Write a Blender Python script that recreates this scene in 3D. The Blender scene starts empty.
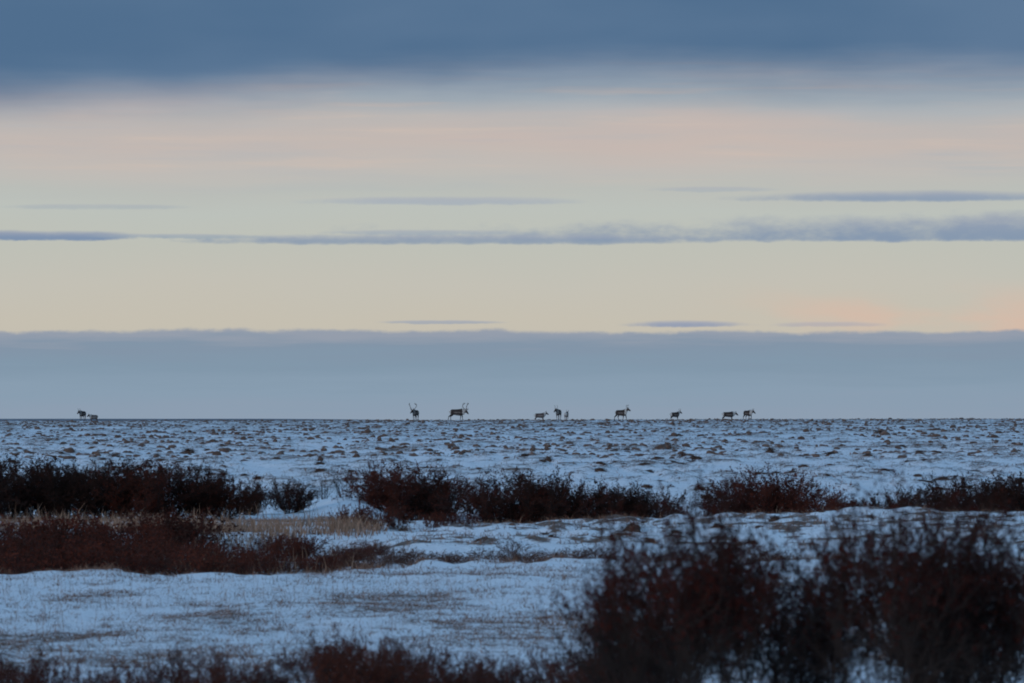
import bpy, math, random
import numpy as np
from mathutils import Vector, Matrix

# ------------------------------------------------------------------ camera, sky, sun, exposure
F = 4600.0          # focal length in pixels of the 1024 px wide picture (100 mm on a 22.3 mm sensor)
YE = 414.0          # picture row of the eye level
H = 1.70            # eye height
EXPO = 1.98          # dusk: exposed for the snow
scene = bpy.context.scene
C = scene.collection
R = math.radians

cam_d = bpy.data.cameras.new('camera')
cam = bpy.data.objects.new('camera', cam_d); C.objects.link(cam)
cam_d.sensor_width = 22.3
cam_d.lens = F / 1024 * 22.3
cam.location = (0, 0, H)
cam.rotation_euler = (R(90) + math.atan((YE - 341.5) / F), 0, 0)
cam_d.clip_start = 0.5; cam_d.clip_end = 80000
cam_d.dof.use_dof = True
cam_d.dof.focus_distance = 260
cam_d.dof.aperture_fstop = 5.6
scene.camera = cam

SUN_AZ, SUN_EL = R(215), R(4.0)       # low, behind the left shoulder, veiled by cloud (azimuth from +Y clockwise)
world = bpy.data.worlds.new('World'); scene.world = world
world.use_nodes = True
world.cycles.sampling_method = 'NONE'
nt = world.node_tree; nt.nodes.clear()
N, L = nt.nodes, nt.links
def lin(r, g, b):
    f = lambda c: (c/255/12.92) if c/255 <= .04045 else ((c/255+.055)/1.055)**2.4
    return (f(r), f(g), f(b), 1)
def sock(i, v):
    if isinstance(v, (int, float)): i.default_value = v
    elif isinstance(v, tuple): i.default_value = v
    else: L.new(v, i)
def M(op, a, b=0.0, c=0.0, clamp=False):
    n = N.new('ShaderNodeMath'); n.operation = op; n.use_clamp = clamp
    sock(n.inputs[0], a); sock(n.inputs[1], b)
    if op in ('MULTIPLY_ADD',): sock(n.inputs[2], c)
    return n.outputs[0]
def smooth(v, lo, hi):
    n = N.new('ShaderNodeMapRange'); n.interpolation_type = 'SMOOTHSTEP'
    sock(n.inputs['Value'], v); sock(n.inputs['From Min'], lo); sock(n.inputs['From Max'], hi)
    n.inputs['To Min'].default_value = 0; n.inputs['To Max'].default_value = 1
    return n.outputs['Result']
def mixc(fac, a, b):
    n = N.new('ShaderNodeMix'); n.data_type = 'RGBA'
    sock(n.inputs[0], fac); sock(n.inputs[6], a); sock(n.inputs[7], b)
    return n.outputs[2]
def xyz(x, y, z=0.0):
    n = N.new('ShaderNodeCombineXYZ'); sock(n.inputs[0], x); sock(n.inputs[1], y); sock(n.inputs[2], z)
    return n.outputs[0]
def noise(vec, scale, detail=3.0, rough=.5):
    n = N.new('ShaderNodeTexNoise'); L.new(vec, n.inputs['Vector'])
    n.inputs['Scale'].default_value = scale; n.inputs['Detail'].default_value = detail
    n.inputs['Roughness'].default_value = rough
    return M('SUBTRACT', n.outputs['Fac'], .5)
tc = N.new('ShaderNodeTexCoord')
sep = N.new('ShaderNodeSeparateXYZ'); L.new(tc.outputs['Generated'], sep.inputs[0])
AZ = M('ARCTAN2', sep.outputs[0], sep.outputs[1])          # azimuth, radians, 0 = due +Y
EL = M('ARCSINE', sep.outputs[2])                          # elevation, radians
U = M('MULTIPLY', AZ, 100.0)                               # hundredths of a radian
V = M('MULTIPLY', EL, 100.0)
def vv(y): return (YE - y) / F * 100                       # photograph row -> elevation unit
def uu(x): return (x - 512) / F * 100
# clear evening sky near the horizon: colour by elevation, slightly wavy
wav = noise(xyz(M('MULTIPLY', U, .16), M('MULTIPLY', V, .5)), 1.0, 2)
Vw = M('ADD', V, M('MULTIPLY', wav, .9))
ramp = N.new('ShaderNodeValToRGB'); TOP = 12.0
L.new(M('DIVIDE', Vw, TOP), ramp.inputs[0])
stops = [(418, (194, 186, 174)), (320, (197, 191, 177)), (285, (195, 192, 181)), (245, (190, 192, 183)), (212, (188, 193, 187)),
         (190, (186, 189, 184)), (168, (192, 187, 182)), (145, (195, 184, 178)), (120, (186, 182, 180)), (98, (168, 177, 184)), (50, (160, 172, 186)), (-60, (140, 158, 184))]
el = ramp.color_ramp.elements
while len(el) < len(stops): el.new(.5)
for e, (y, c) in zip(el, stops):
    e.position = max(0, vv(y) / TOP); e.color = lin(*c)
col = ramp.outputs[0]
# faint pink and grey veils, drawn out along the horizon
veil = noise(xyz(M('MULTIPLY', U, .10), M('MULTIPLY', V, 1.1), 7.3), 1.0, 4, .55)
hi = smooth(V, vv(215), vv(150))
col = mixc(M('MULTIPLY', M('MULTIPLY', smooth(veil, 0.0, .28), hi), .4), col, lin(208, 184, 174))
col = mixc(M('MULTIPLY', M('MULTIPLY', smooth(M('MULTIPLY', veil, -1.0), .02, .28), hi), .6), col, lin(166, 178, 186))
streak = noise(xyz(M('MULTIPLY', U, .17), M('MULTIPLY', V, 3.6), 15.0), 1.0, 5, .6)
col = mixc(M('MULTIPLY', M('MULTIPLY', smooth(streak, .02, .26), hi), .55), col, lin(208, 190, 178))
col = mixc(M('MULTIPLY', M('MULTIPLY', smooth(M('MULTIPLY', streak, -1.0), .04, .28), hi), .35), col, lin(172, 178, 186))
puff = noise(xyz(M('MULTIPLY', U, .30), M('MULTIPLY', V, 1.0), 2.1), 1.0, 4, .55)
low = M('MULTIPLY', smooth(V, vv(275), vv(318)), smooth(U, uu(640), uu(900)))
col = mixc(M('MULTIPLY', M('MULTIPLY', smooth(puff, -.16, .16), low), .85), col, lin(214, 186, 168))
# lens clouds
rag = noise(xyz(M('MULTIPLY', U, .9), M('MULTIPLY', V, 2.6), 4.4), 1.0, 5, .6)
rag2 = noise(xyz(M('MULTIPLY', U, 3.0), M('MULTIPLY', V, 6.0), 1.4), 1.0, 4, .6)
def lens(col, x0, x1, yb, top, bot, c, a=1.0, k=.9, slope=0.0, soft=.35, pw=2.4):
    cx = (x0 + x1) / 2; hl = (x1 - x0) / 2
    du = M('DIVIDE', M('SUBTRACT', U, uu(cx)), hl / F * 100)
    v0 = M('ADD', vv(yb), M('MULTIPLY', M('SUBTRACT', U, uu(cx)), slope))
    v0 = M('ADD', v0, M('MULTIPLY', M('ADD', rag, rag2), .045))
    cshade = smooth(V, vv(yb + bot * .3), vv(yb - top * .9))
    dv = M('SUBTRACT', V, v0)
    up = M('GREATER_THAN', dv, 0.0)
    h = M('ADD', bot / F * 100, M('MULTIPLY', up, (top - bot) / F * 100))
    dv = M('DIVIDE', dv, h)
    r2 = M('ADD', M('POWER', M('ABSOLUTE', du), pw), M('POWER', M('ABSOLUTE', dv), 2.0))
    r2 = M('ADD', r2, M('ADD', M('MULTIPLY', rag, k * 2.2), M('MULTIPLY', rag2, k * .8)))
    al = M('MULTIPLY', smooth(r2, 1.0 + soft, 1.0 - soft * 1.4), a)
    return mixc(al, col, mixc(M('MULTIPLY', cshade, .45), c, lin(170, 172, 184)))
blue = lin(131, 150, 174)
col = lens(col, 555, 1900, 238.5, 29, 5, blue, .95, .55, 0.0, .40, .8)
col = lens(col, 220, 720, 241, 6.0, 3.2, blue, .8, 1.0, 0, .8)
col = lens(col, 330, 520, 233, 3.0, 2.0, lin(158, 170, 182), .7, .8, 0, .7)
col = lens(col, -160, 152, 238.5, 6.5, 3.0, lin(122, 143, 172), .95, .9, 0, .6)
col = lens(col, 100, 260, 237, 2.6, 2.0, lin(150, 165, 178), .7, .8, 0, .7)
col = lens(col, 770, 1060, 199, 7.0, 3.5, lin(138, 155, 177), .9, .7, 0, .7, 1.5)
col = lens(col, 650, 770, 190, 3.0, 2.0, lin(166, 176, 184), .6, .8, 0, .7)
col = lens(col, 320, 570, 202, 5.0, 3.0, lin(164, 174, 186), .75, .9, 0, .7)
col = lens(col, 20, 190, 208, 3.0, 2.5, lin(166, 176, 182), .6, .9, 0, .7)
col = lens(col, 630, 735, 325, 4.2, 2.4, lin(142, 154, 178), .9, .9, 0, .7, 1.6)
col = lens(col, 380, 500, 322.5, 2.2, 1.6, lin(158, 166, 178), .8, .7, 0, .6)
col = lens(col, 780, 880, 325, 3.0, 2.0, lin(170, 168, 178), .6, .8, 0, .7)
# far stratus bank along the horizon
edge = M('ADD', M('MULTIPLY', noise(xyz(M('MULTIPLY', U, .45), M('MULTIPLY', V, .8), 3.0), 1.0, 6, .65), .42), vv(331.5))
bk = smooth(V, M('ADD', edge, .055), M('SUBTRACT', edge, .055))
bramp = N.new('ShaderNodeValToRGB')
bv = M('ADD', V, M('MULTIPLY', noise(xyz(M('MULTIPLY', U, .22), M('MULTIPLY', V, 3.4), 5.0), 1.0, 4, .6), .85))
L.new(M('DIVIDE', bv, 2.0), bramp.inputs[0])
bel = bramp.color_ramp.elements; bst = [(414, (138, 156, 176)), (390, (134, 156, 176)), (365, (127, 150, 170)), (346, (128, 147, 167)), (334, (147, 156, 171))]
while len(bel) < len(bst): bel.new(.5)
for e, (y, c) in zip(bel, bst): e.position = vv(y) / 2.0; e.color = lin(*c)
col = mixc(M('MULTIPLY', bk, .97), col, bramp.outputs[0])
# the near cloud deck: its soft lower rim crosses the top of the picture and it goes on overhead
drift = noise(xyz(M('MULTIPLY', U, .13), M('MULTIPLY', V, .55), 9.0), 1.0, 4, .55)
dedge = M('ADD', V, M('ADD', M('MULTIPLY', drift, 1.1), M('MULTIPLY', streak, .35)))
dedge = M('ADD', dedge, M('MULTIPLY', smooth(U, uu(420), uu(160)), .42))
dk = smooth(dedge, vv(118), vv(44))
dvar = noise(xyz(M('MULTIPLY', U, .12), M('MULTIPLY', V, .4), 12.0), 1.0, 3)
deck = mixc(smooth(dvar, -.22, .22), lin(80, 110, 142), lin(93, 120, 150))
col = mixc(dk, col, deck)
# overhead the deck breaks up over a clear twilight sky
sky = N.new('ShaderNodeTexSky'); sky.sky_type = 'NISHITA'; sky.sun_disc = False
sky.sun_elevation = SUN_EL; sky.sun_rotation = SUN_AZ; sky.altitude = 0
sky.air_density = 1.0; sky.dust_density = .4; sky.ozone_density = 2.3
SKY_K = 0.15 * 2.0 ** EXPO             # Nishita strength 0.15
sk = N.new('ShaderNodeVectorMath'); sk.operation = 'SCALE'; L.new(sky.outputs[0], sk.inputs[0]); sk.inputs[3].default_value = SKY_K
brk = noise(tc.outputs['Generated'], 2.2, 5, .55)
openf = M('MULTIPLY', smooth(EL, R(5), R(24)), M('ADD', .80, M('MULTIPLY', brk, .5)))
col = mixc(openf, col, sk.outputs[0])
bg = N.new('ShaderNodeBackground'); L.new(col, bg.inputs[0]); bg.inputs[1].default_value = 2.0 ** -EXPO   # the layers above are written as they show at this exposure
out = N.new('ShaderNodeOutputWorld'); L.new(bg.outputs[0], out.inputs[0])

sun_d = bpy.data.lights.new('sun', 'SUN'); sun = bpy.data.objects.new('sun', sun_d); C.objects.link(sun)
sun_d.energy = 0.16; sun_d.angle = R(14); sun_d.color = (1, .84, .76)
sd = Vector((math.sin(SUN_AZ)*math.cos(R(12)), math.cos(SUN_AZ)*math.cos(R(12)), math.sin(R(12))))
sun.rotation_euler = sd.to_track_quat('Z', 'Y').to_euler()

vs = scene.view_settings
vs.view_transform = 'Standard'; vs.look = 'None'; vs.exposure = EXPO; vs.gamma = 1.0; vs.use_curve_mapping = False
scene.render.engine = 'CYCLES'
scene.cycles.use_denoising = True
scene.cycles.max_bounces = 4; scene.cycles.diffuse_bounces = 3
scene.cycles.pixel_filter_type = 'BLACKMAN_HARRIS'; scene.cycles.filter_width = 1.9

# ------------------------------------------------------------------ helpers
rng = np.random.default_rng(11)
def _h(ix, iy, s):
    n = (ix.astype(np.int64)*374761393 + iy.astype(np.int64)*668265263 + s*1442695041) & 0xffffffff
    n = ((n ^ (n >> 13)) * 1274126177) & 0xffffffff
    n = (n ^ (n >> 16)) & 0xffffff
    return n / float(0xffffff)
def vn(x, y, s=0):
    x = np.asarray(x, float); y = np.asarray(y, float)
    ix = np.floor(x); iy = np.floor(y); fx = x-ix; fy = y-iy
    fx = fx*fx*(3-2*fx); fy = fy*fy*(3-2*fy)
    a = _h(ix, iy, s); b = _h(ix+1, iy, s); c = _h(ix, iy+1, s); d = _h(ix+1, iy+1, s)
    return (a*(1-fx)+b*fx)*(1-fy) + (c*(1-fx)+d*fx)*fy
def fbm(x, y, s=0, o=3):
    t = 0; a = .5; k = 1
    for i in range(o):
        t = t + a*vn(x*k+i*17.3, y*k-i*9.1, s+i); a *= .5; k *= 2.03
    return t/(1-.5**o)
def ss(x, a, b):
    t = np.clip((x-a)/(b-a), 0, 1); return t*t*(3-2*t)

def mesh_obj(name, verts, faces, mat, parent=None, smooth_=True):
    me = bpy.data.meshes.new(name)
    verts = np.asarray(verts, np.float32); faces = np.asarray(faces, np.int32)
    n, k = faces.shape
    me.vertices.add(len(verts)); me.vertices.foreach_set('co', verts.ravel())
    me.loops.add(n*k); me.loops.foreach_set('vertex_index', faces.ravel())
    me.polygons.add(n); me.polygons.foreach_set('loop_start', np.arange(0, n*k, k, dtype=np.int32))
    me.polygons.foreach_set('use_smooth', np.full(n, smooth_))
    me.update(calc_edges=True); me.validate()
    if mat: me.materials.append(mat)
    o = bpy.data.objects.new(name, me); C.objects.link(o)
    if parent: o.parent = parent
    return o
def attr(o, name, vals):
    a = o.data.attributes.new(name, 'FLOAT', 'POINT'); a.data.foreach_set('value', np.asarray(vals, np.float32))
def tag(o, label=None, cat=None, group=None, kind=None):
    if label: o['label'] = label
    if cat: o['category'] = cat
    if group: o['group'] = group
    if kind: o['kind'] = kind
    return o
def empty(name, loc=(0, 0, 0), rz=0, sc=1):
    o = bpy.data.objects.new(name, None); C.objects.link(o)
    o.empty_display_size = .1; o.location = loc; o.rotation_euler = (0, 0, rz)
    o.scale = sc if isinstance(sc, tuple) else (sc, sc, sc)
    return o

# ------------------------------------------------------------------ materials
def new_mat(name, rough=.9, spec=.15):
    m = bpy.data.materials.new(name); m.use_nodes = True
    b = m.node_tree.nodes['Principled BSDF']
    b.inputs['Roughness'].default_value = rough; b.inputs['Specular IOR Level'].default_value = spec
    return m, m.node_tree, b
def ramp2(t, fac, stops):
    r = t.nodes.new('ShaderNodeValToRGB'); t.links.new(fac, r.inputs[0])
    e = r.color_ramp.elements
    while len(e) < len(stops): e.new(.5)
    for x, (p, c) in zip(e, stops): x.position = p; x.color = (*c, 1)
    return r.outputs[0]
def tnoise(t, scale, detail=3, coord='Object'):
    tcn = t.nodes.new('ShaderNodeTexCoord'); n = t.nodes.new('ShaderNodeTexNoise')
    t.links.new(tcn.outputs[coord], n.inputs['Vector']); n.inputs['Scale'].default_value = scale
    n.inputs['Detail'].default_value = detail
    return n.outputs['Fac']
def objrand(t):
    return t.nodes.new('ShaderNodeObjectInfo').outputs['Random']
def plain(name, stops, scale=3.0, rough=.9, rnd=0.0):
    m, t, b = new_mat(name, rough)
    f = tnoise(t, scale)
    if rnd:
        mm = t.nodes.new('ShaderNodeMath'); mm.operation = 'MULTIPLY_ADD'
        t.links.new(objrand(t), mm.inputs[0]); mm.inputs[1].default_value = rnd; t.links.new(f, mm.inputs[2])
        s2 = t.nodes.new('ShaderNodeMath'); s2.operation = 'SUBTRACT'; t.links.new(mm.outputs[0], s2.inputs[0]); s2.inputs[1].default_value = rnd/2
        f = s2.outputs[0]
    t.links.new(ramp2(t, f, stops), b.inputs['Base Color'])
    return m
def by_attr(name, att, stops, rough=.9, jitter=.0, scale=4.0):
    m, t, b = new_mat(name, rough)
    a = t.nodes.new('ShaderNodeAttribute'); a.attribute_name = att
    f = a.outputs['Fac']
    if jitter:
        mm = t.nodes.new('ShaderNodeMath'); mm.operation = 'MULTIPLY_ADD'
        t.links.new(tnoise(t, scale), mm.inputs[0]); mm.inputs[1].default_value = jitter; t.links.new(f, mm.inputs[2])
        s2 = t.nodes.new('ShaderNodeMath'); s2.operation = 'SUBTRACT'; t.links.new(mm.outputs[0], s2.inputs[0]); s2.inputs[1].default_value = jitter/2
        f = s2.outputs[0]
    t.links.new(ramp2(t, f, stops), b.inputs['Base Color'])
    return m
MAT_bark = plain('willow_bark', [(.3, (.022, .016, .014)), (.7, (.050, .034, .028))], 6, rnd=.5)
MAT_leafdark = plain('dark_withered_leaf', [(.3, (.022, .011, .008)), (.55, (.045, .016, .010)), (.75, (.09, .021, .012))], 9, rnd=.3)
MAT_leafred = plain('russet_leaf', [(.3, (.034, .012, .008)), (.5, (.076, .018, .011)), (.75, (.145, .038, .020))], 9, rnd=.25)
MAT_leafred2 = plain('deep_red_leaf', [(.3, (.022, .007, .005)), (.5, (.050, .0095, .006)), (.75, (.095, .018, .010))], 9, rnd=.2)
MAT_leafbrown = plain('brown_leaf', [(.3, (.050, .024, .017)), (.5, (.105, .050, .034)), (.75, (.19, .095, .062))], 9, rnd=.25)
MAT_leafrust = plain('dark_rust_leaf', [(.3, (.032, .011, .007)), (.5, (.068, .018, .011)), (.75, (.13, .038, .021))], 9, rnd=.25)
MAT_redbark = plain('red_twig_bark', [(.3, (.035, .020, .017)), (.7, (.080, .038, .029))], 6, rnd=.4)
MAT_straw = by_attr('straw_grass', 'tone', [(0, (.13, .075, .05)), (.5, (.28, .170, .112)), (1, (.44, .28, .19))])
MAT_brown = by_attr('brown_grass', 'tone', [(0, (.075, .040, .028)), (.5, (.19, .105, .072)), (1, (.34, .20, .135))])
MAT_tuss = by_attr('tussock_peat', 'tone', [(0, (.055, .034, .027)), (.4, (.115, .072, .055)), (.72, (.20, .13, .10)), (.95, (.66, .67, .70))], jitter=.4, scale=7.0)
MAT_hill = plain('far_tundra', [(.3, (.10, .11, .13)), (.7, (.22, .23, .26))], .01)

# ground: thin snow over brown tundra
m, t, b = new_mat('thin_snow', .75, .25)
a = t.nodes.new('ShaderNodeAttribute'); a.attribute_name = 'bare'
n1 = tnoise(t, 1.7, 6); n2 = tnoise(t, 9.0, 4); n3 = tnoise(t, 28.0, 3)
def tm(op, x, y):
    q = t.nodes.new('ShaderNodeMath'); q.operation = op
    for i, v in enumerate((x, y)):
        if isinstance(v, float): q.inputs[i].default_value = v
        else: t.links.new(v, q.inputs[i])
    return q.outputs[0]
f = tm('ADD', a.outputs['Fac'], tm('ADD', tm('MULTIPLY', tm('SUBTRACT', n3, .5), .9), tm('ADD', tm('MULTIPLY', tm('SUBTRACT', n1, .5), .9), tm('MULTIPLY', tm('SUBTRACT', n2, .5), 1.0))))
mk = t.nodes.new('ShaderNodeMapRange'); mk.interpolation_type = 'SMOOTHSTEP'
t.links.new(f, mk.inputs['Value']); mk.inputs['From Min'].default_value = .38; mk.inputs['From Max'].default_value = .80
mx = t.nodes.new('ShaderNodeMix'); mx.data_type = 'RGBA'
t.links.new(mk.outputs[0], mx.inputs[0])
t.links.new(ramp2(t, n2, [(.35, (.70, .71, .74)), (.65, (.82, .83, .85))]), mx.inputs[6])
t.links.new(ramp2(t, tnoise(t, 5.0, 5), [(.3, (.065, .040, .030)), (.55, (.14, .086, .062)), (.75, (.23, .15, .11))]), mx.inputs[7])
t.links.new(mx.outputs[2], b.inputs['Base Color'])
bp = t.nodes.new('ShaderNodeBump'); bp.inputs['Strength'].default_value = .5; bp.inputs['Distance'].default_value = .05
t.links.new(tm('ADD', n2, tnoise(t, 30., 3)), bp.inputs['Height']); t.links.new(bp.outputs[0], b.inputs['Normal'])
MAT_snow = m

# ------------------------------------------------------------------ the ground
PY = np.array([0, 30, 49, 60, 75, 90, 105, 130, 165, 250, 350, 430, 500, 540, 600, 700, 900, 1400, 3000, 9000, 40000.])
PZ = np.array([0, 0, 0, 0, 0, 0., .07, .13, .22, .48, .70, .84, .93, .945, .66, .10, -.9, -2.5, -10, -32, -120.])
def edge_y(x):                                  # line where the near meadow breaks off to the stream hollow
    e = 49.6 + (fbm(x*.9, x*0+3.1, 5)-.5)*4.5 + (fbm(x*4, x*0+1.1, 6)-.5)*1.2
    return e + ss(x, -2.4, -.6)*2.6
def ground_parts(x, y):
    z = np.interp(y, PY, PZ)
    far = np.clip(y/500, 0, 2)
    z = z + x/500*1.15*ss(y, 150, 480)*ss(2500-y, 0, 1500)
    e = edge_y(x)
    left = 1-ss(x, -2.6, -1.2)
    # stream hollow on the left
    z = z - left*.30*ss(y, e, e+1.6)*(1-ss(y, 63, 68))
    z = z - left*.08*ss(y, 62, 66)*(1-ss(y, 80, 88))
    # hollow and snowy bank on the right
    right = 1-left
    z = z - right*.10*ss(y, e, e+1.2)*(1-ss(y, 57, 65))
    top = -.10 + .22*ss(x, -2, 7)
    z = z + right*top*ss(y, 60, 72)*(1-ss(y, 74.5, 79))
    z = z - right*.52*ss(y, 74.6, 78.5)*(1-ss(y, 81, 94))
    # a snow hump between the bushes
    z = z + (.20*np.exp(-((x+3.0)/.55)**2-((y-82)/3)**2) + .26*np.exp(-((x+.62)/.8)**2-((y-85)/5)**2))*(.6+.8*fbm(x*2.2, y*1.3, 23, 3))
    z = z + .16*np.exp(-((y-e+.6)/1.3)**2)*(fbm(x*1.3, y*.1, 25, 3)-.42)
    # small forms
    bank = right*ss(y, 58, 62)*(1-ss(y, 76, 79))
    plainm = ss(y, 86, 100)
    h1 = fbm(x*1.25, y*.8, 21, 3)
    h2 = fbm(x*.35+4, y*.22, 31, 3)
    hum = ss(h1, .44, .78)
    amp = .035 + .05*bank + .11*plainm*(1-.45*ss(y, 350, 500))
    z = z + hum*amp + (h2-.5)*(.05+.16*plainm*(1-.7*ss(y, 430, 520))) + .025*(vn(x*4, y*4, 41)-.5)*(1-ss(y, 90, 120))
    fine = fbm(x*3.1, y*2.0, 33, 3)
    z = z + (fine-.5)*(.10*bank + .10*plainm*(1-ss(y, 150, 260)))
    # how bare: hummock tops and worn places poke through the snow
    w = fbm(x*.5+8, y*.16, 51, 3)
    bare = .16 + .34*(w-.5)
    bare = bare + plainm*(.42*hum + .05) + bank*(.16*hum + .62*ss(fine, .48, .72))
    bare = bare + ss(y, 160, 400)*.10
    bare = bare + .34*left*ss(y, e-.2, e+.5)*(1-ss(y, 65, 68)) + .30*right*ss(y, e-.1, e+.5)*(1-ss(y, 56, 60))
    bare = bare + .34*np.exp(-((y-76.8)/1.3)**2)
    bare = bare + .22*left*ss(y, 66, 69)*(1-ss(y, 76, 80))
    near = 1-ss(y, 46, 50)
    bare = bare + near*(.26*ss(fbm(x*.8, y*.35, 61, 3), .40, .7) + .14)
    return z, bare, hum
def gz(x, y):
    return float(ground_parts(np.array([float(x)]), np.array([float(y)]))[0][0])

rows = np.concatenate([np.arange(2, 20, .5), np.arange(20, 88, .15), np.arange(88, 210, .30), np.arange(210, 620, 1.1),
                       np.geomspace(620, 40000, 60)])
rows = np.concatenate([[0.3], rows])
cols = np.concatenate([np.radians(np.linspace(-180, -12, 40, endpoint=False)), np.radians(np.linspace(-12, -7.6, 24, endpoint=False)),
                       np.radians(np.linspace(-7.6, 7.6, 210, endpoint=False)), np.radians(np.linspace(7.6, 12, 24, endpoint=False)),
                       np.radians(np.linspace(12, 180, 40, endpoint=False))])
RR, AA = np.meshgrid(rows, cols, indexing='ij')
X = RR*np.sin(AA); Y = RR*np.cos(AA)
Z, BARE, HUM = ground_parts(X, np.where(np.abs(AA) < R(20), Y, RR))
nr, nc = RR.shape
idx = np.arange(nr*nc).reshape(nr, nc)
q = np.stack([idx[:-1], np.roll(idx, -1, 1)[:-1], np.roll(idx, -1, 1)[1:], idx[1:]], -1).reshape(-1, 4)[:, ::-1]
ground = mesh_obj('ground', np.stack([X, Y, Z], -1).reshape(-1, 3), q, MAT_snow)
attr(ground, 'bare', BARE.ravel())
tag(ground, 'snow-covered tundra plain rising gently to the horizon', None, None, 'structure')

# very distant lowland seen past the left end of the skyline
hx = np.linspace(-2600, 300, 60)
hz = -12.4 + .8*fbm(hx/260, hx*0, 77, 3) - 9*ss(hx, -800, 250)
hv = np.concatenate([np.stack([hx, np.full(60, 12000.), np.full(60, -60.)], -1), np.stack([hx, np.full(60, 12200.), hz], -1),
                     np.stack([hx, np.full(60, 13800.), hz-.5], -1), np.stack([hx, np.full(60, 15000.), np.full(60, -60.)], -1)])
hq = np.array([[k*60+i, k*60+i+1, k*60+60+i+1, k*60+60+i] for k in range(3) for i in range(59)])
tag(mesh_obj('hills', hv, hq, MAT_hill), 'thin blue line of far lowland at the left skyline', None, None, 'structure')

# ------------------------------------------------------------------ tubes, shrubs, grass, tussocks
class Geo:
    def __init__(s): s.v = []; s.f = []; s.n = 0
    def add(s, v, f):
        v = np.asarray(v, float); f = np.asarray(f, int)
        s.v.append(v); s.f.append(f + s.n); s.n += len(v)
    def tube(s, pts, rad, k=3):
        pts = np.asarray(pts, float); n = len(pts)
        d = np.gradient(pts, axis=0); d /= np.linalg.norm(d, axis=1)[:, None]+1e-9
        ref = np.array([.31, .83, .46])
        a = np.cross(d, ref); a /= np.linalg.norm(a, axis=1)[:, None]+1e-9
        b = np.cross(d, a)
        an = np.arange(k)*2*np.pi/k
        rad = np.asarray(rad, float)[:, None, None]
        ring = pts[:, None, :] + rad*(np.cos(an)[None, :, None]*a[:, None, :] + np.sin(an)[None, :, None]*b[:, None, :])
        v = ring.reshape(-1, 3); f = []
        for i in range(n-1):
            for j in range(k):
                f.append((i*k+j, i*k+(j+1) % k, (i+1)*k+(j+1) % k, (i+1)*k+j))
        s.add(v, f)
    def arrays(s): return np.concatenate(s.v), np.concatenate(s.f)

def grow(r, p, d, length, n, wob, lift):
    pts = [p]
    for i in range(n):
        d = d + r.normal(0, wob, 3) + np.array([0, 0, lift]); d = d/np.linalg.norm(d)
        p = p + d*length/n; pts.append(p)
    return np.array(pts)
def leaf_quads(r, P, size):
    n = len(P)
    d = r.normal(size=(n, 3)); d[:, 2] += .5; d /= np.linalg.norm(d, axis=1)[:, None]
    e = np.cross(d, r.normal(size=(n, 3))); e /= np.linalg.norm(e, axis=1)[:, None]+1e-9
    nn = np.cross(d, e)
    L_ = (size*r.uniform(.6, 1.3, n))[:, None]; W_ = L_*.36
    v = np.stack([P, P+d*L_*.5+e*W_+nn*L_*.08, P+d*L_, P+d*L_*.5-e*W_+nn*L_*.08], 1).reshape(-1, 3)
    return v, np.arange(n*4).reshape(n, 4)
def shrub_geo(seed, stems=24, spread=.75, base=.10, sub=8, twig=6, leaf_n=2, leaf=.022, rad=.010, h=1.0, lean=.0, leafz=.0, lowest=1, fan=.55, even=.65):
    """a many-stemmed dwarf shrub about h tall: bowed stems, side branches, fine twigs and small withered leaves"""
    r = np.random.default_rng(seed); g = Geo(); lp = []
    for s in range(stems):
        a = r.uniform(0, 2*np.pi); tilt = spread*math.sqrt(r.uniform(0, 1))
        d = np.array([math.cos(a)*math.sin(tilt)+lean, math.sin(a)*math.sin(tilt), math.cos(tilt)])
        p0 = np.array([math.cos(a)*base*r.uniform(.1, 1), math.sin(a)*base*r.uniform(.1, 1), -.06])
        ln = h*r.uniform(even, 1.04)*(1+.15*tilt)
        st = grow(r, p0, d, ln, 7, .11, .05)
        g.tube(st, np.linspace(rad, rad*.28, 8)*r.uniform(.7, 1.2), 4)
        for k in range(sub):
            i = r.integers(lowest, 7) if r.uniform() < .85 else 7
            if i < 7: pp = st[i] + (st[i+1]-st[i])*r.uniform()
            else: pp = st[7]
            dd = st[min(i+1, 7)]-st[max(i-1, 0)]; dd = dd/np.linalg.norm(dd)
            dd = dd + r.normal(0, fan, 3); dd[2] = abs(dd[2])*.8+.1; dd /= np.linalg.norm(dd)
            br = grow(r, pp, dd, h*r.uniform(.16, .40), 4, .16, .05)
            g.tube(br, np.linspace(rad*.38, rad*.16, 5), 3)
            for m_ in range(twig):
                j = r.integers(1, 5); d3 = br[j]-br[j-1]; d3 = d3/np.linalg.norm(d3)
                d3 = d3 + r.normal(0, .6, 3); d3[2] += .25; d3 /= np.linalg.norm(d3)
                tw = grow(r, br[j], d3, h*r.uniform(.05, .17), 2, .15, .0)
                g.tube(tw, [rad*.16, rad*.13, rad*.05], 3)
                if leaf_n:
                    cnt = r.poisson(leaf_n*(1 if not leafz else float(ss(br[j][2]/h, leafz-.10, leafz+.12))+.015))
                    for q_ in range(cnt):
                        lp.append(tw[0] + (tw[2]-tw[0])*r.uniform(.1, 1.05) + r.normal(0, .008, 3))
    bv, bf = g.arrays()
    k_ = h/np.percentile(bv[:, 2], 99.7); bv = bv*k_; lp = [p*k_ for p in lp]
    lv, lf = leaf_quads(r, np.array(lp), leaf) if lp else (None, None)
    return bv, bf, lv, lf

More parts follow.
